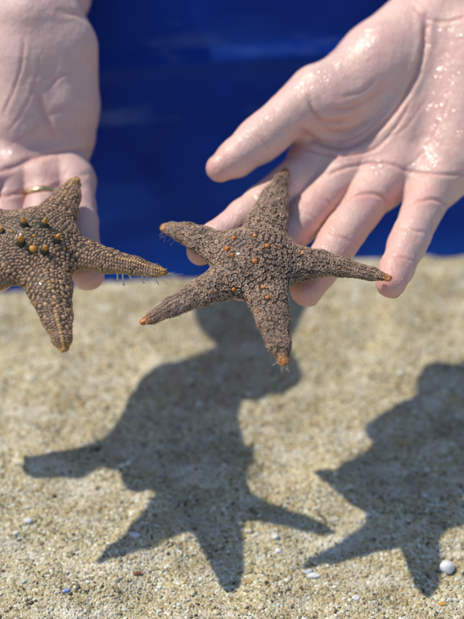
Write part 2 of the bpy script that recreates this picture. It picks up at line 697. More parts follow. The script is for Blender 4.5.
fingersA = [
    [(308, 168, -13, 21), (262, 205, -11, 19), (245, 218, -10.5, 18.6), (215, 240, -10, 17), (201, 251, -10, 14.5)],     # index
    [(340, 178, -15, 21), (300, 224, -18, 19), (286, 239, -19, 18.8), (256, 270, -20, 17.5), (241, 286, -20, 15)],     # middle
    [(377, 188, -15, 22), (345, 232, -17, 20), (338, 242, -17, 20), (318, 271, -18, 18.5), (307, 290, -18, 16.5)],     # ring
    [(431, 190, -14, 23), (412, 234, -12, 18.6), (407, 245, -12, 18.4), (397, 268, -11, 17), (391, 283, -11, 15.2)],   # little
    [(315, 94, ('d', 0.654), 27), (268, 133, ('d', 0.645), 22.5), (258, 141, ('d', 0.643), 22.3), (236, 158, ('d', 0.640), 18.5), (220, 168, ('d', 0.638), 14)],              # thumb
]
W_A = (458, 5, ('d', 0.678), 36)
handA, fA, surfA = make_hand(
    'hand', 'open wet palm with spread fingers holding up the grey starfish with small orange knobs',
    [(W_A, (312, 160, -15, 22), 8), ((450, 5, ('d', 0.676), 36), (345, 172, -15, 23), 10), (W_A, (384, 182, -15, 23), 10),
     ((480, 5, ('d', 0.676), 36), (440, 178, -15, 25), 10),
     ((478, 50, ('d', 0.664), 38), (458, 158, ('d', 0.656), 30), 12),
     ((470, -10, ('d', 0.684), 40), (560, -185, ('d', 0.750), 56), 14),
     ((318, 156, -11, 17), (440, 172, -10, 19), 8),
     ((334, 100, ('d', 0.659), 37), (380, 64, ('d', 0.667), 41), 7), ((380, 64, ('d', 0.667), 41), (428, 18, ('d', 0.680), 38), 6),
     ((320, 108, ('d', 0.656), 28), (318, 150, -15, 20), 7)],
    fingersA,
    [([(299, 128), (318, 141), (345, 147), (372, 134), (398, 107), (415, 77), (424, 47), (426, 18)], 2.6, 4.5),
     ([(309, 98), (314, 111), (322, 120), (336, 122), (350, 118)], 2.0, 3.0),
     ([(316, 118), (330, 130), (350, 130), (372, 117)], 1.8, 1.6),
     ([(330, 108), (348, 108), (366, 100), (380, 88)], 2.2, 1.3),
     ([(340, 98), (360, 92), (378, 78)], 2.2, 1.0),
     ([(320, 139), (345, 141), (370, 128), (392, 104)], 1.4, 1.2),
     ([(303, 149), (340, 156), (374, 149), (395, 128), (412, 100)], 1.5, 1.5),
     ([(325, 176), (350, 167), (383, 163), (411, 172), (440, 175), (470, 173)], 1.6, 1.8),
     ([(385, 140), (405, 128), (430, 95)], 1.4, 0.7), ([(400, 172), (425, 150), (450, 100)], 1.4, 0.6),
     ([(322, 199), (335, 205), (345, 203)], 1.5, 1.2),
     ([(341, 204), (356, 196), (375, 194), (392, 203)], 1.6, 2.0),
     ([(405, 207), (420, 201), (436, 200), (452, 206)], 1.6, 1.8),
     ([(322, 224), (335, 234), (352, 243)], 1.4, 1.3), ([(325, 230), (338, 238), (350, 246)], 1.1, 0.7),
     ([(298, 262), (310, 270), (328, 279)], 1.3, 0.9),
     ([(394, 228), (410, 230), (428, 234)], 1.4, 1.2), ([(387, 255), (400, 257), (416, 262)], 1.4, 1.2),
     ([(388, 259), (402, 261), (414, 265)], 1.0, 0.6),
     ([(296, 205), (308, 215), (322, 224)], 1.3, 0.9),
     ([(252, 131), (262, 140), (272, 154)], 1.4, 1.4), ([(257, 131), (266, 140), (276, 151)], 1.0, 0.7),
     ([(255, 188), (262, 198), (270, 208)], 1.3, 0.8),
     ([(412, 4), (426, 18), (446, 22), (470, 16)], 1.6, 1.2)],
    [(215, 172, 18, 0.6), (228, 296, 20, 0.7), (302, 296, 22, 0.75), (388, 288, 20, 0.75), (194, 256, 18, 0.65), (318, 272, 20, 0.3), (398, 262, 18, 0.3), (330, 225, 9, 0.4), (400, 232, 9, 0.3), (365, 200, 12, 0.3), (425, 203, 10, 0.3), (318, 205, 10, 0.4),
     (340, 125, 30, 0.28), (360, 175, 30, 0.2), (420, 185, 26, 0.2), (300, 140, 14, 0.3)],
    [([(318, 72), (345, 52), (372, 42)], 14, 1.0), ([(300, 80), (330, 100)], 16, 0.5), ([(436, 40), (440, 90), (434, 160)], 12, 1.0),
     ([(300, 140), (335, 146), (352, 141)], 7, 1.0), ([(345, 158), (375, 164), (430, 170)], 6, 0.9), ([(215, 165), (240, 150)], 12, 0.5),
     ([(318, 62), (400, 30)], 30, 0.35), ([(345, 215), (310, 280)], 9, 0.4), ([(425, 200), (398, 270)], 8, 0.4), ([(275, 190), (215, 235)], 8, 0.4), ([(270, 120), (225, 160)], 9, 0.5), ([(440, 30), (445, 150)], 26, 0.4)],
    SK_A, bumps=[(352, 219, 11, 1.6), (326, 257, 11, 1.3), (306, 218, 10, 1.4), (417, 218, 11, 1.5), (404, 243, 10, 1.3), (238, 158, 11, 1.2), (288, 115, 13, 1.2), (304, 292, 10, 1.4), (391, 282, 9, 1.2), (238, 218, 11, 1.0), (352, 183, 12, 2.0), (392, 178, 12, 1.6), (432, 182, 13, 1.6), (345, 110, 14, 1.6), (328, 136, 9, 1.8)])
drops(handA, surfA, [(228, 162, 2.2), (349, 158, 2.0), (362, 163, 1.6), (374, 167, 1.8), (434, 168, 1.8), (319, 143, 2.4), (329, 145, 2.0),
                     (340, 142, 1.6), (438, 60, 1.6), (443, 92, 1.5), (436, 118, 1.4), (440, 138, 1.6)])

fingersB = [
    [(76, 182, -17, 18), (77, 208, -17, 18), (79, 222, -17, 18), (84, 254, -18, 17.5), (88, 274, -18, 16.5)],            # little
    [(44, 186, -16, 19.5), (43, 214, -17, 18.5), (42, 226, -18, 18.5), (41, 250, -19, 17.5), (40, 262, -19, 16)],         # ring
    [(8, 188, -16, 20), (5, 226, -17, 19), (4, 236, -18, 19), (-1, 262, -18, 18), (-3, 276, -18, 16.5)],                 # middle
    [(-6, 190, -16, 17), (-24, 218, -15, 16.5), (-27, 225, -15, 16.5), (-32, 240, -15, 16), (-35, 248, -15, 15)],         # index
    [(14, 170, -15, 18), (-30, 198, -5, 18), (-40, 201, -3, 18), (-100, 219, 0, 17.5), (-136, 228, 0, 15.5)],  # thumb
]
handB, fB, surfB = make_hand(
    'hand', 'shaded blurred hand wearing a gold ring, holding the starfish with tall orange-tipped spines',
    [((44, 22, ('d', 0.661), 36), (70, 140, ('d', 0.670), 24), 8), ((38, 22, ('d', 0.660), 36), (50, 144, ('d', 0.669), 24), 10),
     ((33, 22, ('d', 0.6595), 35), (34, 146, ('d', 0.667), 23), 10), ((30, 24, ('d', 0.6585), 33), (20, 146, ('d', 0.665), 22), 10),
     ((62, 49, ('d', 0.661), 36), (64, 108, ('d', 0.666), 33), 8), ((64, 108, ('d', 0.666), 33), (66, 132, ('d', 0.666), 25), 6),
     ((26, 60, ('d', 0.656), 30), (20, 122, ('d', 0.660), 24), 9),
     ((12, 166, -15, 19), (66, 164, -16, 19), 9), ((6, 180, -16, 19), (72, 178, -17, 18), 6),
     ((41, -10, ('d', 0.690), 50), (70, -190, ('d', 0.765), 60), 6)],
    fingersB,
    [([(-30, 174), (5, 170), (32, 160), (60, 152), (102, 148)], 2.4, 3.0),
     ([(-20, 198), (5, 196), (28, 192), (42, 190), (64, 184)], 1.8, 2.6),
     ([(24, 35), (22, 60), (14, 90), (2, 118)], 1.6, 1.8), ([(40, 55), (34, 85), (22, 112), (8, 132)], 1.6, 1.2),
     ([(38, 88), (40, 105), (48, 122), (56, 142)], 3.0, 3.0), ([(44, 90), (58, 78), (72, 70)], 2.0, 1.4),
     ([(48, 118), (58, 110), (70, 107)], 2.0, 1.4), ([(10, 145), (28, 132), (44, 118)], 1.6, 1.2),
     ([(60, 12), (80, 15), (97, 26)], 2.5, 2.5), ([(82, 52), (90, 60), (97, 66)], 1.6, 0.8),
     ([(76, 176), (84, 175), (92, 174)], 2.0, 1.6)],
    [(88, 280, 20, 0.6), (3, 284, 18, 0.6), (60, 165, 30, 0.3), (0, 182, 30, 0.3), (62, 125, 22, 0.2)],
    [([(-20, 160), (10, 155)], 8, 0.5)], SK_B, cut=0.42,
    bumps=[(50, 128, 10, 2.0), (66, 92, 12, 1.0), (40, 168, 9, 1.6), (8, 182, 10, 1.4)])

# gold ring round the finger base
q0, q1 = pt(34, 190, -0.0165), pt(16, 214, -0.0165)
axr = pt(43, 214, -0.017) - pt(44, 186, -0.016)
axr /= np.linalg.norm(axr)
ctr = pt(43.5, 201, -0.0165)
t_, b_, n_ = frame(axr[None])
prof = [(-0.0018, 0.0), (-0.0016, 0.0007), (-0.0006, 0.0011), (0.0006, 0.0011), (0.0016, 0.0007), (0.0018, 0.0), (0.001, -0.0004), (-0.001, -0.0004)]
Vr, Qr = [], []
NS = 64
for i in range(NS):
    a = 2 * math.pi * i / NS
    e = math.cos(a) * t_[0] + math.sin(a) * b_[0]
    for z, r in prof:
        Vr.append(ctr + e * (0.0101 + r) + axr * z)
for i in range(NS):
    for k in range(8):
        Qr.append((i * 8 + k, i * 8 + (k + 1) % 8, ((i + 1) % NS) * 8 + (k + 1) % 8, ((i + 1) % NS) * 8 + k))
mesh_obj('ring', to_world(np.array(Vr)), [np.array(Qr)], M_GOLD, handB)


# ------------------------------------------------------------------ starfish
EX = np.array([1.0, 0, 0])
EY = np.cross(NP, EX)
L3 = np.stack([EX, EY, NP], 1)          # starfish plane axes in camera space
FLAT = 0.66


def make_star(label, center, lift, arms, zs, spacing, style, tubercles, mat, vox=0.00055):
    C0 = pt(center[0], center[1], lift)

    def loc(u, v, z=0.0):
        return (pt(u, v, lift + z) - C0) @ L3
    chains = []
    for arm, zz in zip(arms, zs):
        ch = []
        for i, (u, v, r) in enumerate(arm):
            z = zz[i] * 0.001 if i < len(zz) else 0.0
            ch.append((loc(u, v, z), max(r - (1.2 if i else 0), 2.4) * PP))
        chains.append(ch)
    SC = np.array([1, 1, 1 / FLAT])

    def f(p):
        q = p * SC
        d = None
        for ch in chains:
            c = None
            for (a, ra), (b, rb) in zip(ch[:-1], ch[1:]):
                e = cone(q, a * SC, b * SC, ra, rb)
                c = e if c is None else smin(c, e, 0.002)
            d = c if d is None else smin(d, c, 0.007)
        return d * 0.8

    pts = np.array([q[0] for ch in chains for q in ch])
    V, Q = solve_mesh(f, pts.min(0) - 0.02, pts.max(0) + 0.02, vox)
    V = V - grad(f, V) * f(V)[:, None]
    tips = np.array([ch[-1][0] for ch in chains])

    def pigment(P):
        """base colours by place on the animal: gap colour, ring colour, centre colour"""
        td = np.linalg.norm(P[:, None] - tips[None], axis=2)
        tip = np.exp(-(td.min(1) / 0.0030) ** 2)
        rr = np.linalg.norm(P[:, :2], axis=1)
        nz = vnoise(P + 5, 150, 9)
        if style == 'grey':
            gap = np.array([0.048, 0.026, 0.016])
            rim = np.array([0.55, 0.375, 0.26])
            cen = np.array([0.14, 0.078, 0.047])
            org = np.array([0.74, 0.27, 0.04])
            warm = np.clip((rr - 0.03) / 0.03, 0, 1)[:, None]
            rim = rim * (1 - 0.35 * warm) + warm * np.array([0.40, 0.24, 0.15]) * 0.35
        else:
            gap = np.array([0.060, 0.031, 0.016])
            rim = np.array([0.33, 0.19, 0.112])
            cen = np.array([0.26, 0.145, 0.08])
            org = np.array([0.74, 0.36, 0.05])
            mid = np.exp(-(rr / 0.015) ** 2)[:, None]
            gap = gap * (1 - mid) + mid * np.array([0.04, 0.042, 0.012])
            rim = rim * (1 - 0.5 * mid) + 0.5 * mid * np.array([0.13, 0.115, 0.04])
        gap, rim, cen = [np.broadcast_to(x, P.shape) * (0.75 + 0.5 * nz[:, None]) for x in (gap, rim, cen)]
        pale = np.zeros(len(P))
        if style == 'grey':
            pale = np.exp(-(td[:, 4] / 0.0085) ** 2) * 0.75
            pale = np.maximum(pale, 0.4 * np.exp(-((td[:, 3] - 0.020) / 0.006) ** 2) * (vnoise(P, 300, 5) > 0.5))
        out = []
        for x in (gap, rim, cen):
            x = x * (1 - pale[:, None]) + pale[:, None] * np.array([0.42, 0.30, 0.23])
            x = x * (1 - 0.8 * tip[:, None]) + 0.8 * tip[:, None] * org
            out.append(x)
        return out

    # --- places for the plates: rows along every arm, then the disc
    cand = []
    for ch in chains:
        Pl = np.array([c[0] for c in ch])
        Rl = np.array([c[1] for c in ch])
        sl = np.concatenate([[0], np.cumsum(np.linalg.norm(np.diff(Pl, axis=0), axis=1))])
        end = sl[-1] + Rl[-1] * 0.8
        s = 0.003
        row = 0
        while s < end:
            r = np.interp(s, sl, Rl)
            sc = np.clip(0.52 + 0.48 * r / 0.009, 0.5, 1.0)
            st = spacing * sc
            al, ac_ = (1.0, 1.0) if style == 'grey' else (0.86, 1.12)
            K = int(r * 1.9 / (st * ac_))
            for k in range(-K, K + 1):
                off = abs(k) * 0.22 * st + (0.5 * st if (k % 2 and style == 'grey') else 0)
                ss = min(s + off, end)
                c = np.array([np.interp(ss, sl, Pl[:, i]) for i in range(3)])
                i = min(np.searchsorted(sl, ss), len(sl) - 1)
                T = Pl[max(i, 1)] - Pl[max(i, 1) - 1]
                T /= np.linalg.norm(T)
                if ss > sl[-1]:
                    c = Pl[-1] + T * (ss - sl[-1]) * 0.9
                B = np.array([T[1], -T[0], 0])
                B /= np.linalg.norm(B)
                N = np.cross(B, T)
                N *= np.sign(N[2])
                ph = k * st * ac_ * 0.98 / (r * 0.86)
                d = B * math.sin(ph) + N * math.cos(ph) * FLAT
                if abs(ph) > 2.3:
                    continue
                j = rng.normal(0, 0.025 * st, 3)
                big = 1.0
                if style != 'grey':
                    big = 1.22 if k == 0 else (1.15 if abs(abs(ph) - 1.35) < 0.3 else 0.92)
                cand.append((c + d * (r * 1.6) + j, -d / np.linalg.norm(d), sc * big, abs(ph), k == 0, B, s))
            s += st * 0.93 * al
            row += 1
    cand.sort(key=lambda c: c[6])
    nrow = len(cand)
    p0 = np.array([c[0] for c in cand])
    dr = np.array([c[1] for c in cand])
    pm, ok = march(f, p0, dr)
    nm = grad(f, pm)
    nV = grad(f, V)
    pick = rng.permutation(np.where(nV[:, 2] > -0.45)[0])[:9000]      # whatever the rows leave open
    fillB = np.stack([-nV[pick][:, 1], nV[pick][:, 0], np.zeros(len(pick))], 1)
    tipd = np.linalg.norm(V[pick][:, None] - tips[None], axis=2).min(1)
    for i in range(len(pick)):
        cand.append((None, None, rng.uniform(0.55, 0.9) * np.clip(tipd[i] / 0.03, 0.6, 1), 0.5, False, fillB[i], 1.0))
    pm = np.concatenate([pm, V[pick]])
    ok = np.concatenate([ok, np.ones(len(pick), bool)])
    nm = np.concatenate([nm, nV[pick]])
    # --- tubercle places by where the photograph shows them
    tubs = []
    for u, v, r, h in tubercles:
        o = (pt(u, v, 0.03) - C0) @ L3
        dv = (ray(u, v) / np.linalg.norm(ray(u, v))) @ L3
        q, k = march(f, o[None], dv[None])
        if k[0]:
            k_ = 0.92 if style == 'grey' else 0.98
            tubs.append((q[0], grad(f, q)[0], k_ * r * PP, k_ * h * PP))
    taken = {}
    cell = spacing

    def key(p):
        return tuple(np.floor(p / cell).astype(int))
    for q, n, r, h in tubs:
        taken.setdefault(key(q), []).append((q, r + spacing * 0.30))
    keep = []
    for i in range(len(cand)):
        if not ok[i]:
            continue
        q = pm[i]
        md = spacing * (0.62 if i < nrow and cand[i][6] > 0.024 else 0.76) * cand[i][2]
        kx = key(q)
        bad = False
        for x in (-1, 0, 1):
            for y in (-1, 0, 1):
                for z in (-1, 0, 1):
                    for (o, rr) in taken.get((kx[0] + x, kx[1] + y, kx[2] + z), ()):
                        if np.linalg.norm(o - q) < max(md * 0.5 + rr * 0.5, rr if rr > md else 0):
                            bad = True
        if bad:
            continue
        taken.setdefault(kx, []).append((q, md))
        keep.append(i)
    keep = np.array(keep)
    # --- the plates themselves
    seg = 12
    if style == 'grey':
        prof = [(0, 0.18), (0.36, 0.18), (0.60, 0.32), (0.76, 0.38), (0.90, 0.28), (1.08, -0.22)]
        tone = np.array([0.1, 0.12, 0.6, 1.0, 0.45, -0.6])
    else:
        prof = [(0, 0.44), (0.28, 0.42), (0.52, 0.35), (0.75, 0.22), (0.95, 0.05), (1.1, -0.25)]
        tone = np.array([1.0, 0.95, 0.8, 0.5, 0.0, -0.6])
    uvv, ut, uq = lathe(prof, seg)
    ringi = np.concatenate([[0], np.repeat(np.arange(1, len(prof)), seg)])
    segi = np.concatenate([[0], np.tile(np.arange(seg), len(prof) - 1)])
    n = len(keep)
    c = pm[keep]
    t, b, nn = frame(nm[keep])
    scl = np.array([cand[i][2] for i in keep]) * spacing * (0.57 if style == 'grey' else 0.58) * (rng.uniform(0.74, 1.16, n) if style == 'grey' else rng.uniform(0.85, 1.12, n))
    rot = rng.uniform(0, 2 * math.pi, n)
    cr, sr = np.cos(rot)[:, None], np.sin(rot)[:, None]
    t, b = t * cr + b * sr, b * cr - t * sr
    if style != 'grey':
        Bd = np.array([cand[i][5] for i in keep])
        Bd = Bd - nn * (Bd * nn).sum(1, keepdims=True)
        t = Bd / np.maximum(np.linalg.norm(Bd, axis=1, keepdims=True), 1e-6)
        b = np.cross(nn, t)
    wob = 1 + rng.uniform(-0.19, 0.19, (n, seg))
    wr = wob[:, segi]
    wr[:, 0] = 1
    hz = rng.uniform(0.75, 1.25, (n, seg))[:, segi]
    tn = np.broadcast_to(tone[ringi], (n, len(uvv))).copy()
    zz = np.broadcast_to(uvv[:, 2], (n, len(uvv))).copy()
    if style == 'grey':     # horseshoe: one side of the raised rim is open
        op = (segi < rng.integers(2, 5, n)[:, None]) & ((ringi == 2) | (ringi == 3))[None] & (rng.uniform(0, 1, n) < 0.75)[:, None]
        tn[op] = 0.25
        zz[op] = 0.22
        zz = np.where(ringi[None] > 0, zz * hz, zz)
    else:
        zz = zz * np.array([1.35 if cand[i][4] else 1.0 for i in keep])[:, None]
    asp = (rng.uniform(0.85, 1.2, n) if style == 'grey' else rng.uniform(1.0, 1.32, n))[:, None]
    X = uvv[None, :, 0] * wr * scl[:, None] * asp
    Y = uvv[None, :, 1] * wr * scl[:, None] / asp
    Z = zz * scl[:, None]
    PV = c[:, None] + X[..., None] * t[:, None] + Y[..., None] * b[:, None] + Z[..., None] * nn[:, None]
    g_, r_, c_ = pigment(c)
    vary = rng.uniform(0.62, 1.25, n)[:, None, None]
    r_, c_, g_ = [x[:, None, :] for x in (r_, c_, g_)]
    tnn = tn[..., None]
    PC = np.where(tnn < 0, g_, c_ * (1 - np.clip(tnn, 0, 1)) + r_ * np.clip(tnn, 0, 1)) * vary
    if style != 'grey':     # ochre crest plates along the arms
        crest = np.array([1.0 if (cand[i][4] and rng.uniform() < 0.75) else (0.5 if cand[i][3] > 1.1 else 0.0) for i in keep])
        rr = np.linalg.norm(c[:, :2], axis=1)
        crest = (crest * np.clip((rr - 0.018) / 0.02, 0, 1))[:, None, None] * np.clip(tnn, 0, 1)
        PC = PC * (1 - 0.75 * crest) + 0.75 * crest * np.array([0.62, 0.38, 0.13])
    m = len(uvv)
    offs = (np.arange(n) * m)[:, None, None]
    T_ = (ut[None] + offs).reshape(-1, 3)
    Q_ = (uq[None] + offs).reshape(-1, 4)
    base_c = pigment(V)[0]
    under = np.clip(-grad(f, V)[:, 2] * 2 - 0.3, 0, 1)[:, None]
    base_c = base_c * (1 - under) + under * np.array([0.36, 0.25, 0.15])
    AV = np.concatenate([V, PV.reshape(-1, 3)])
    AC = np.concatenate([base_c, PC.reshape(-1, 3)])
    to_cam = lambda P: to_world(P @ L3.T + C0)
    root = empty('starfish', to_cam(np.zeros((1, 3)))[0])
    tag(root, label, 'starfish')
    nb = len(V)
    mesh_obj('body', to_cam(AV), [Q, Q_ + nb, T_ + nb], mat, root, {'Col': np.clip(AC, 0, 1)})
    # --- tubercles / spines, each a part
    upl = np.array([0, math.cos(PITCH), math.sin(PITCH)]) @ L3
    for q, nrm, r, h in tubs:
        ax = nrm * 0.75 + upl * 0.35 + np.array([0.22, 0.05, 0])
        ax /= np.linalg.norm(ax)
        if h > r * 2:
            pr = [(0, h), (r * 0.22, h * 0.985), (r * 0.40, h * 0.92), (r * 0.52, h * 0.78), (r * 0.66, h * 0.55), (r * 0.85, h * 0.3), (r * 1.15, h * 0.08), (r * 1.45, -h * 0.12)]
        else:
            pr = [(0, h), (r * 0.35, h * 0.96), (r * 0.65, h * 0.8), (r * 0.88, h * 0.52), (r, h * 0.2), (r * 1.12, -h * 0.15), (r * 1.2, -h * 0.4)]
        v_, t2, q2 = lathe(pr, 16)
        tt, bb, an = frame(ax[None])
        zf = v_[:, 2] / h
        if h > r * 2:
            a = np.clip((zf - 0.42) / 0.2, 0, 1)[:, None]
            colr = (1 - a) * np.array([0.018, 0.022, 0.014]) + a * np.array([0.62, 0.27, 0.03])
        else:
            a = np.clip((zf + 0.1) / 0.4, 0, 1)[:, None]
            o = np.array([0.60, 0.20, 0.03]) if (r > 1.9 * PP and style == 'grey') else np.array([0.40, 0.17, 0.07])
            if style != 'grey':
                o = np.array([0.60, 0.28, 0.03])
            colr = (1 - a) * np.array([0.12, 0.068, 0.042]) + a * o * rng.uniform(0.8, 1.15)
        W = q + v_[:, :1] * tt + v_[:, 1:2] * bb + v_[:, 2:] * an
        W += (vnoise(W, 900, 3)[:, None] - 0.5) * (W - q) * 0.5
        mesh_obj('spine', to_cam(W), [t2, q2], M_SPINE, root, {'Col': colr})
    return root, f, chains, to_cam, L3, C0


def tube_feet(star, arm, items):
    """fine feet below an arm: (fraction along the arm, side offset, drop direction in plane axes, length mm, radius mm)"""
    root, f, chains, to_cam, _, _ = star
    ch = chains[arm]
    Pl = np.array([c[0] for c in ch])
    Rl = np.array([c[1] for c in ch])
    sl = np.concatenate([[0], np.cumsum(np.linalg.norm(np.diff(Pl, axis=0), axis=1))])
    AV, AQ, nv = [], [], 0
    for fr, side, dirw, ln, rad in items:
        s = fr * sl[-1]
        c = np.array([np.interp(s, sl, Pl[:, i]) for i in range(3)])
        r = np.interp(s, sl, Rl)
        T = Pl[-1] - Pl[-3]
        T /= np.linalg.norm(T)
        B = np.array([T[1], -T[0], 0])
        dl = np.asarray(dirw, float) @ R3 @ L3      # world direction -> plane axes
        dl = dl / np.linalg.norm(dl)
        st = c + B * side * r * 0.8 - np.array([0, 0, 1]) * r * FLAT * 0.5
        n = 7
        bend = rng.normal(0, 0.16, 3)
        path = [st + dl * ln * 0.001 * i / (n - 1) + bend * ln * 0.001 * (i / (n - 1)) ** 2 for i in range(n)]
        rr = [rad * 0.001 * (1 - 0.35 * i / (n - 1)) for i in range(n)]
        if rad > 0.25:
            rr[-1] *= 1.7
            rr[-2] *= 1.2
        v, q = tube(path, rr, 6)
        AV.append(v)
        AQ.append(q + nv)
        nv += len(v)
    mesh_obj('tube_feet', to_cam(np.concatenate(AV)), [np.concatenate(AQ)], M_FEET, root)


armsA = [
    [(258, 262, 33), (268, 220, 21), (275, 196, 14.5), (282, 179, 8.5), (286, 171, 4.2)],
    [(258, 262, 33), (300, 264, 20.5), (320, 263, 15.5), (342, 267, 11.5), (372, 274, 8), (389, 278, 4.2)],
    [(258, 262, 33), (268, 300, 20), (274, 322, 16.5), (279, 345, 12), (284, 362, 5.5)],
    [(258, 262, 33), (222, 283, 20), (200, 293, 15.5), (172, 307, 11), (152, 318, 7), (143, 322, 4.2)],
    [(258, 262, 33), (222, 249, 20.5), (202, 240, 16.5), (186, 233, 13), (172, 229, 8.5), (165, 228, 6)],
]
zA = [[0, 0, 0, 0, 0], [0, 0, 0, 0, 1, 2], [0, 0, -1, -2, -3], [0, 0, 0, 0, 0, 0], [0, 0, 0, -2, -4, -5]]
z1 = lambda x, y: (205 + x / 4.64, 205 + y / 4.64)
z3 = lambda x, y: (120 + x / 1.547, 150 + y / 1.547)
tubA = [(*z1(135, 155), 2.7, 2.6), (*z1(105, 205), 3.2, 3.4), (*z1(127, 235), 2.7, 2.8), (*z1(232, 145), 2.6, 2.8), (*z1(288, 192), 2.7, 2.8),
        (*z1(232, 262), 2.7, 2.8), (*z1(455, 225), 2.3, 2.2), (*z1(270, 382), 2.4, 2.2), (*z1(290, 430), 2.4, 2.2), (*z1(265, 70), 1.8, 1.7),
        (*z1(258, 125), 1.7, 1.6), (*z1(82, 265), 2.0, 1.8), (*z1(95, 328), 1.6, 1.5), (*z1(132, 392), 2.2, 2.2), (*z1(180, 440), 2.2, 2.2),
        (*z1(50, 400), 1.8, 1.8), (*z1(280, 20), 1.6, 1.5), (*z1(208, 200), 1.8, 1.6), (*z1(330, 200), 1.5, 1.4), (*z1(355, 195), 1.4, 1.3),
        (*z3(220, 210), 1.7, 1.5), (*z3(130, 190), 2.0, 1.8), (*z3(243, 100), 1.5, 1.4), (*z3(205, 105), 1.4, 1.3), (*z3(322, 172), 1.8, 1.6),
        (*z3(215, 250), 1.5, 1.4), (*z3(232, 262), 1.5, 1.4), (*z3(95, 213), 1.5, 1.4), (*z3(150, 128), 1.5, 1.4), (*z3(340, 182), 1.4, 1.2)]
starA = make_star('grey-brown starfish with pale ringed plates and small orange knobs on the spread wet fingers', (258, 262), 0.0,
                  armsA, zA, 0.00225, 'grey', tubA, M_STAR_A)
armsB = [
    [(36, 245, 36), (58, 213, 21), (67, 197, 15), (73, 185, 8.5), (76, 180, 5)],
    [(36, 245, 36), (82, 254, 18), (108, 261, 14.5), (135, 266, 11), (155, 271, 7.5), (163, 272, 4.8)],
    [(36, 245, 36), (50, 290, 22), (57, 318, 15.5), (62, 339, 10), (64, 348, 5.5)],
    [(36, 245, 36), (0, 268, 23), (-30, 290, 17), (-58, 311, 11), (-72, 322, 6)],
    [(36, 245, 36), (-6, 228, 23), (-36, 214, 17), (-62, 200, 11), (-78, 193, 6)],
]
zB = [[0, 0, 1, 2, 3], [0] * 6, [0, 0, -1, -2, -3], [0] * 5, [0] * 5]
tubB = [(24, 225, 3.5, 11), (44, 225, 3.3, 10), (21, 243, 3.8, 12), (56, 240, 3.3, 11), (44, 251, 3.5, 10), (33, 249, 3.8, 4.5),
        (-8, 248, 3.6, 10), (2, 232, 2.6, 6), (12, 232, 1.6, 2), (34, 236, 1.6, 1.8), (64, 249, 1.7, 1.8)]
starB = make_star('brown knobbly starfish with tall orange-tipped spines at the left edge', (36, 245), 0.003,
                  armsB, zB, 0.0021, 'brown', tubB, M_STAR_B)
DOWN = (0, 0, -1)


def hairs(n, f0, f1, d, spread, l0, l1, rad):
    return [(rng.uniform(f0, f1), rng.uniform(-0.9, 0.9), np.array(d) + rng.normal(0, spread, 3), rng.uniform(l0, l1), rad) for _ in range(n)]


tube_feet(starB, 1, [(0.66, 0.7, DOWN, 6.0, 0.6), (0.70, 0.8, DOWN, 7.0, 0.6), (0.74, 0.8, (0.3, 0, -1), 5.0, 0.5), (0.85, 0.9, DOWN, 7.5, 0.45),
                     (0.88, 0.8, (0.2, 0, -1), 6.0, 0.4), (0.94, 0.8, (0.4, 0, -1), 5.0, 0.3)] + hairs(26, 0.88, 1.03, (0.8, -0.1, -0.55), 0.3, 4, 11, 0.09))
tube_feet(starB, 2, hairs(24, 0.9, 1.03, (0, -0.4, -1), 0.5, 4, 7, 0.09))
tube_feet(starB, 0, hairs(6, 0.95, 1.03, (0.3, 0.2, 0.2), 0.5, 2, 3, 0.06))
tube_feet(starA, 3, [(0.62, -0.8, (0.3, 0, -1), 3.5, 0.22), (0.74, -0.8, (0.4, 0, -1), 4.0, 0.2)] + hairs(30, 0.62, 1.02, (-0.1, -0.1, -1), 0.45, 4.5, 7.5, 0.09))
tube_feet(starA, 4, [(0.93, -0.5, (0.2, 0, -1), 3.0, 0.3)] + hairs(14, 0.8, 1.02, (-0.4, 0, -1), 0.4, 4, 7, 0.09))
tube_feet(starA, 2, hairs(24, 0.9, 1.03, (0, -0.4, -1), 0.5, 4, 7, 0.09))
tube_feet(starA, 1, hairs(6, 0.95, 1.02, (0.3, 0, -1), 0.4, 1.5, 3, 0.06))


# ------------------------------------------------------------------ sand
def sand_h(x, y):
    P = np.stack([x, y, np.zeros_like(x)], 1)
    return (vnoise(P, 16, 11) - 0.5) * 0.010 + (vnoise(P, 48, 12) - 0.5) * 0.0048 + (vnoise(P, 130, 13) - 0.5) * 0.0016


WL, WR = ground(0, 294), ground(464, 259)
WD = (WR - WL) / np.linalg.norm(WR - WL)
WN = np.array([WD[1], -WD[0], 0])        # wall normal, towards the viewer


def axis(lo, hi, a, b, fine, coarse):
    return np.concatenate([np.arange(lo, a, coarse), np.arange(a, b, fine), np.arange(b, hi + coarse, coarse)])


xs = axis(-1.2, 1.2, -0.26, 0.26, 0.0022, 0.03)
ys = axis(-0.5, 1.0, 0.24, 0.68, 0.0022, 0.03)
X, Y = np.meshgrid(xs, ys, indexing='ij')
Z = sand_h(X.ravel(), Y.ravel())
ny = len(ys)
I = np.arange(len(xs) * ny).reshape(len(xs), ny)
Qs = np.stack([I[:-1, :-1], I[1:, :-1], I[1:, 1:], I[:-1, 1:]], -1).reshape(-1, 4)
so = mesh_obj('sand', np.stack([X.ravel(), Y.ravel(), Z], 1), [Qs], M_SAND)
tag(so, 'coarse beige sand floor with shell grit', None, None, 'structure')

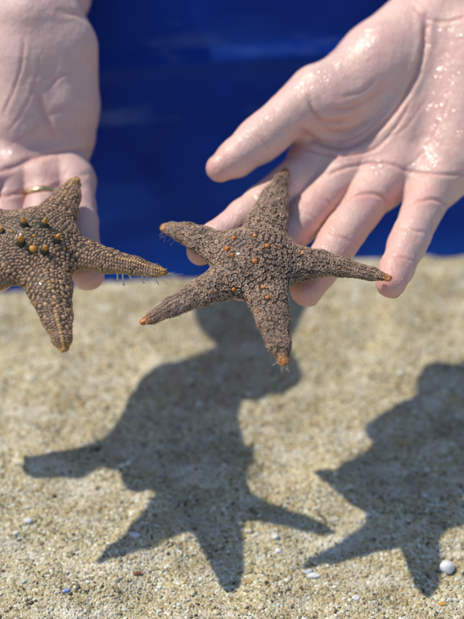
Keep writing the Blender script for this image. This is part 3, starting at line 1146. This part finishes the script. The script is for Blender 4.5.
# loose grains and shell grit, too many to count
NG = 34000
gx = rng.uniform(-0.2, 0.2, NG)
gy = 0.27 + (rng.uniform(0, 1, NG) ** 1.35) * 0.33
iv, iff = ico()
sz = np.clip(rng.lognormal(math.log(0.00037), 0.55, NG), 0.0003, 0.0018)
st3 = rng.uniform(0.6, 1.35, (NG, 3)) * sz[:, None]
st3[:, 2] *= 0.75
ang = rng.uniform(0, 2 * math.pi, NG)
lv = iv[None] * st3[:, None] * rng.uniform(0.82, 1.18, (NG, 12, 1))
ca, sa = np.cos(ang)[:, None], np.sin(ang)[:, None]
gv = np.stack([lv[..., 0] * ca - lv[..., 1] * sa + gx[:, None], lv[..., 0] * sa + lv[..., 1] * ca + gy[:, None],
               lv[..., 2] + (sand_h(gx, gy) + sz * 0.25)[:, None]], -1).reshape(-1, 3)
pal = np.array([(0.60, 0.48, 0.30), (0.68, 0.58, 0.41), (0.52, 0.40, 0.23), (0.80, 0.78, 0.72), (0.38, 0.31, 0.21),
                (0.07, 0.055, 0.04), (0.6, 0.36, 0.12), (0.72, 0.66, 0.6), (0.15, 0.12, 0.085)])
gc = pal[rng.choice(len(pal), NG, p=[0.25, 0.2, 0.17, 0.11, 0.1, 0.04, 0.03, 0.06, 0.04])] * rng.uniform(0.8, 1.15, (NG, 1)) * np.array([0.91, 0.97, 0.95])
gf = (iff[None] + (np.arange(NG) * 12)[:, None, None]).reshape(-1, 3)
go = mesh_obj('sand_grains', gv, [gf], M_GRAIN, None, {'Col': np.repeat(np.clip(gc, 0, 0.9), 12, 0)}, smooth=False)
tag(go, 'loose sand grains and shell grit strewn over the sand', 'grit', None, 'stuff')


def pebble(name, label, cat, u, v, rpx, col, sq=(1, 1, 0.8), rough=0.06, sink=0.35, rotz=0.0):
    g = ground(u, v)
    z = sand_h(g[:1], g[1:2])[0]
    g = ground(u, v, z)
    iv, iff = ico_sub(3)
    r = rpx * (1.0 if rpx > 7 else 0.78) * np.linalg.norm(g - CAMPOS) / F
    q = iv * (1 + (vnoise(iv + u, 1.6, 4) - 0.5)[:, None] * rough * 6 + (vnoise(iv + v, 3.5, 6) - 0.5)[:, None] * rough * 2) * np.array(sq) * r
    c, s = math.cos(rotz), math.sin(rotz)
    q = np.stack([q[:, 0] * c - q[:, 1] * s, q[:, 0] * s + q[:, 1] * c, q[:, 2]], 1)
    base = np.array([g[0], g[1], z])
    o = mesh_obj(name, q + base + np.array([0, 0, r * sq[2] * (1 - 2 * sink)]), [iff], M_PEB, None,
                 {'Col': np.tile(np.array(col, float), (len(iv), 1))}, origin=base)
    tag(o, label, cat, 'small stones and shell bits on the sand')
    return o


pebble('pebble', 'smooth round white pebble at the lower right, largest on the sand', 'pebble', 447, 569, 7.2, (0.78, 0.78, 0.77), (1, 0.93, 0.86), 0.03, 0.27)
pebble('shell_fragment', 'pale shell fragment in the shadow near the tip of a starfish arm', 'shell', 308, 572, 4.5, (0.5, 0.55, 0.6), (1.3, 0.8, 0.5), 0.1, 0.3, 0.3)
pebble('shell_fragment', 'flat white shell fragment just below the tip of the lower left shadow arm', 'shell', 313, 576, 5.5, (0.74, 0.74, 0.72), (1.7, 0.7, 0.4), 0.1, 0.3, 0.1)
pebble('pebble', 'small white pebble on the bright sand between the two starfish shadows', 'pebble', 278, 551, 4.2, (0.78, 0.77, 0.75), (1.1, 0.9, 0.6), 0.06)
pebble('pebble', 'white chip on bright sand left of the big central shadow', 'pebble', 135, 535, 5.2, (0.70, 0.69, 0.70), (1.4, 0.8, 0.5), 0.08, 0.35, -0.3)
pebble('pebble', 'small pale blue chip on the sand at the lower left', 'pebble', 66, 591, 3.6, (0.25, 0.33, 0.72), (1.3, 0.7, 0.5), 0.1, 0.3, 0.4)
pebble('shell_fragment', 'orange chip of shell right of the tip of the right shadow', 'shell', 442, 604, 3.6, (0.70, 0.36, 0.05), (1.4, 0.8, 0.5), 0.1, 0.3, -0.2)
pebble('pebble', 'white pebble near the left edge above the dark shadow point', 'pebble', 28, 521, 4.4, (0.66, 0.66, 0.68), (1.2, 0.8, 0.6), 0.08)
pebble('pebble', 'rusty brown chip at the tip of the small left shadow arm', 'pebble', 137, 574, 3.6, (0.22, 0.07, 0.03), (1.5, 0.8, 0.6), 0.1)
pebble('pebble', 'grey white chip at the bottom edge of the sand', 'pebble', 356, 598, 4.2, (0.66, 0.64, 0.62), (1.4, 0.9, 0.5), 0.08)
pebble('pebble', 'grey lump half buried in the starfish shadow at right', 'pebble', 333, 520, 4.0, (0.5, 0.48, 0.44), (1.2, 0.9, 0.5), 0.08)
pebble('pebble', 'small ivory pebble near the right edge by the big white one', 'pebble', 456, 600, 3.0, (0.7, 0.62, 0.48), (1, 0.9, 0.6), 0.08)

# ------------------------------------------------------------------ tank wall
WH, LEAN = 0.168, math.cos(math.radians(63)) / math.sin(math.radians(63))
prof = [(-0.03, 0.0, -0.05), (0, 0, -0.006)]
K = 40
for i in range(K + 1):
    z = WH * i / K
    prof.append((0, z * LEAN, z))
pr2 = [(p[1], p[2]) for p in prof[1:]]
y, z = WH * LEAN, WH
pr2 += [(y + 0.003, z + 0.005), (y + 0.010, z + 0.008), (y + 0.05, z + 0.009), (y + 0.30, z + 0.009), (y + 0.31, z + 0.004), (y + 0.312, z - 0.05), (y + 0.30, z - 0.05)]
# moulded rib along the wall
zr = 0.124
out = []
for a, b in pr2:
    bul = 0.0040 * math.exp(-((b - zr) / 0.004) ** 2) if a < WH * LEAN + 1e-6 else 0
    out.append((a - bul, b + bul * 0.3))
pr2 = out
mid = (WL + WR) / 2
tt = np.linspace(-1.4, 1.4, 141)
PWv = np.array([mid + WD * t - WN * a + np.array([0, 0, b]) for t in tt for a, b in pr2])
npf = len(pr2)
I = np.arange(len(tt) * npf).reshape(len(tt), npf)
Qw = np.stack([I[:-1, :-1], I[1:, :-1], I[1:, 1:], I[:-1, 1:]], -1).reshape(-1, 4)
wo = empty('tank', mid)
tag(wo, 'deep blue sloping side of a touch tank behind the hands', 'tank')
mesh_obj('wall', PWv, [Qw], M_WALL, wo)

# ------------------------------------------------------------------ light
w = bpy.data.worlds.new('World')
scene.world = w
w.use_nodes = True
nt = w.node_tree
sky = nt.nodes.new('ShaderNodeTexSky')
sky.sky_type = 'NISHITA'
sky.sun_disc = False
sky.ozone_density = 1.2
sky.dust_density = 0.3
sky.sun_elevation = math.asin(SUN[2])
sky.sun_rotation = math.atan2(SUN[0], SUN[1])
bg = nt.nodes['Background']
nt.links.new(sky.outputs[0], bg.inputs[0])
bg.inputs[1].default_value = 0.15

sl = bpy.data.lights.new('sun', 'SUN')
sl.energy = 4.3
sl.angle = math.radians(0.8)
sl.color = (1.0, 0.925, 0.79)
sobj = bpy.data.objects.new('sun', sl)
COL.objects.link(sobj)
from mathutils import Vector
sobj.rotation_euler = Vector(SUN).to_track_quat('Z', 'Y').to_euler()
sobj.location = (-0.5, 0.3, 1.5)

scene.view_settings.view_transform = 'Standard'
scene.view_settings.look = 'None'
scene.view_settings.exposure = 0.0
scene.view_settings.gamma = 1.0
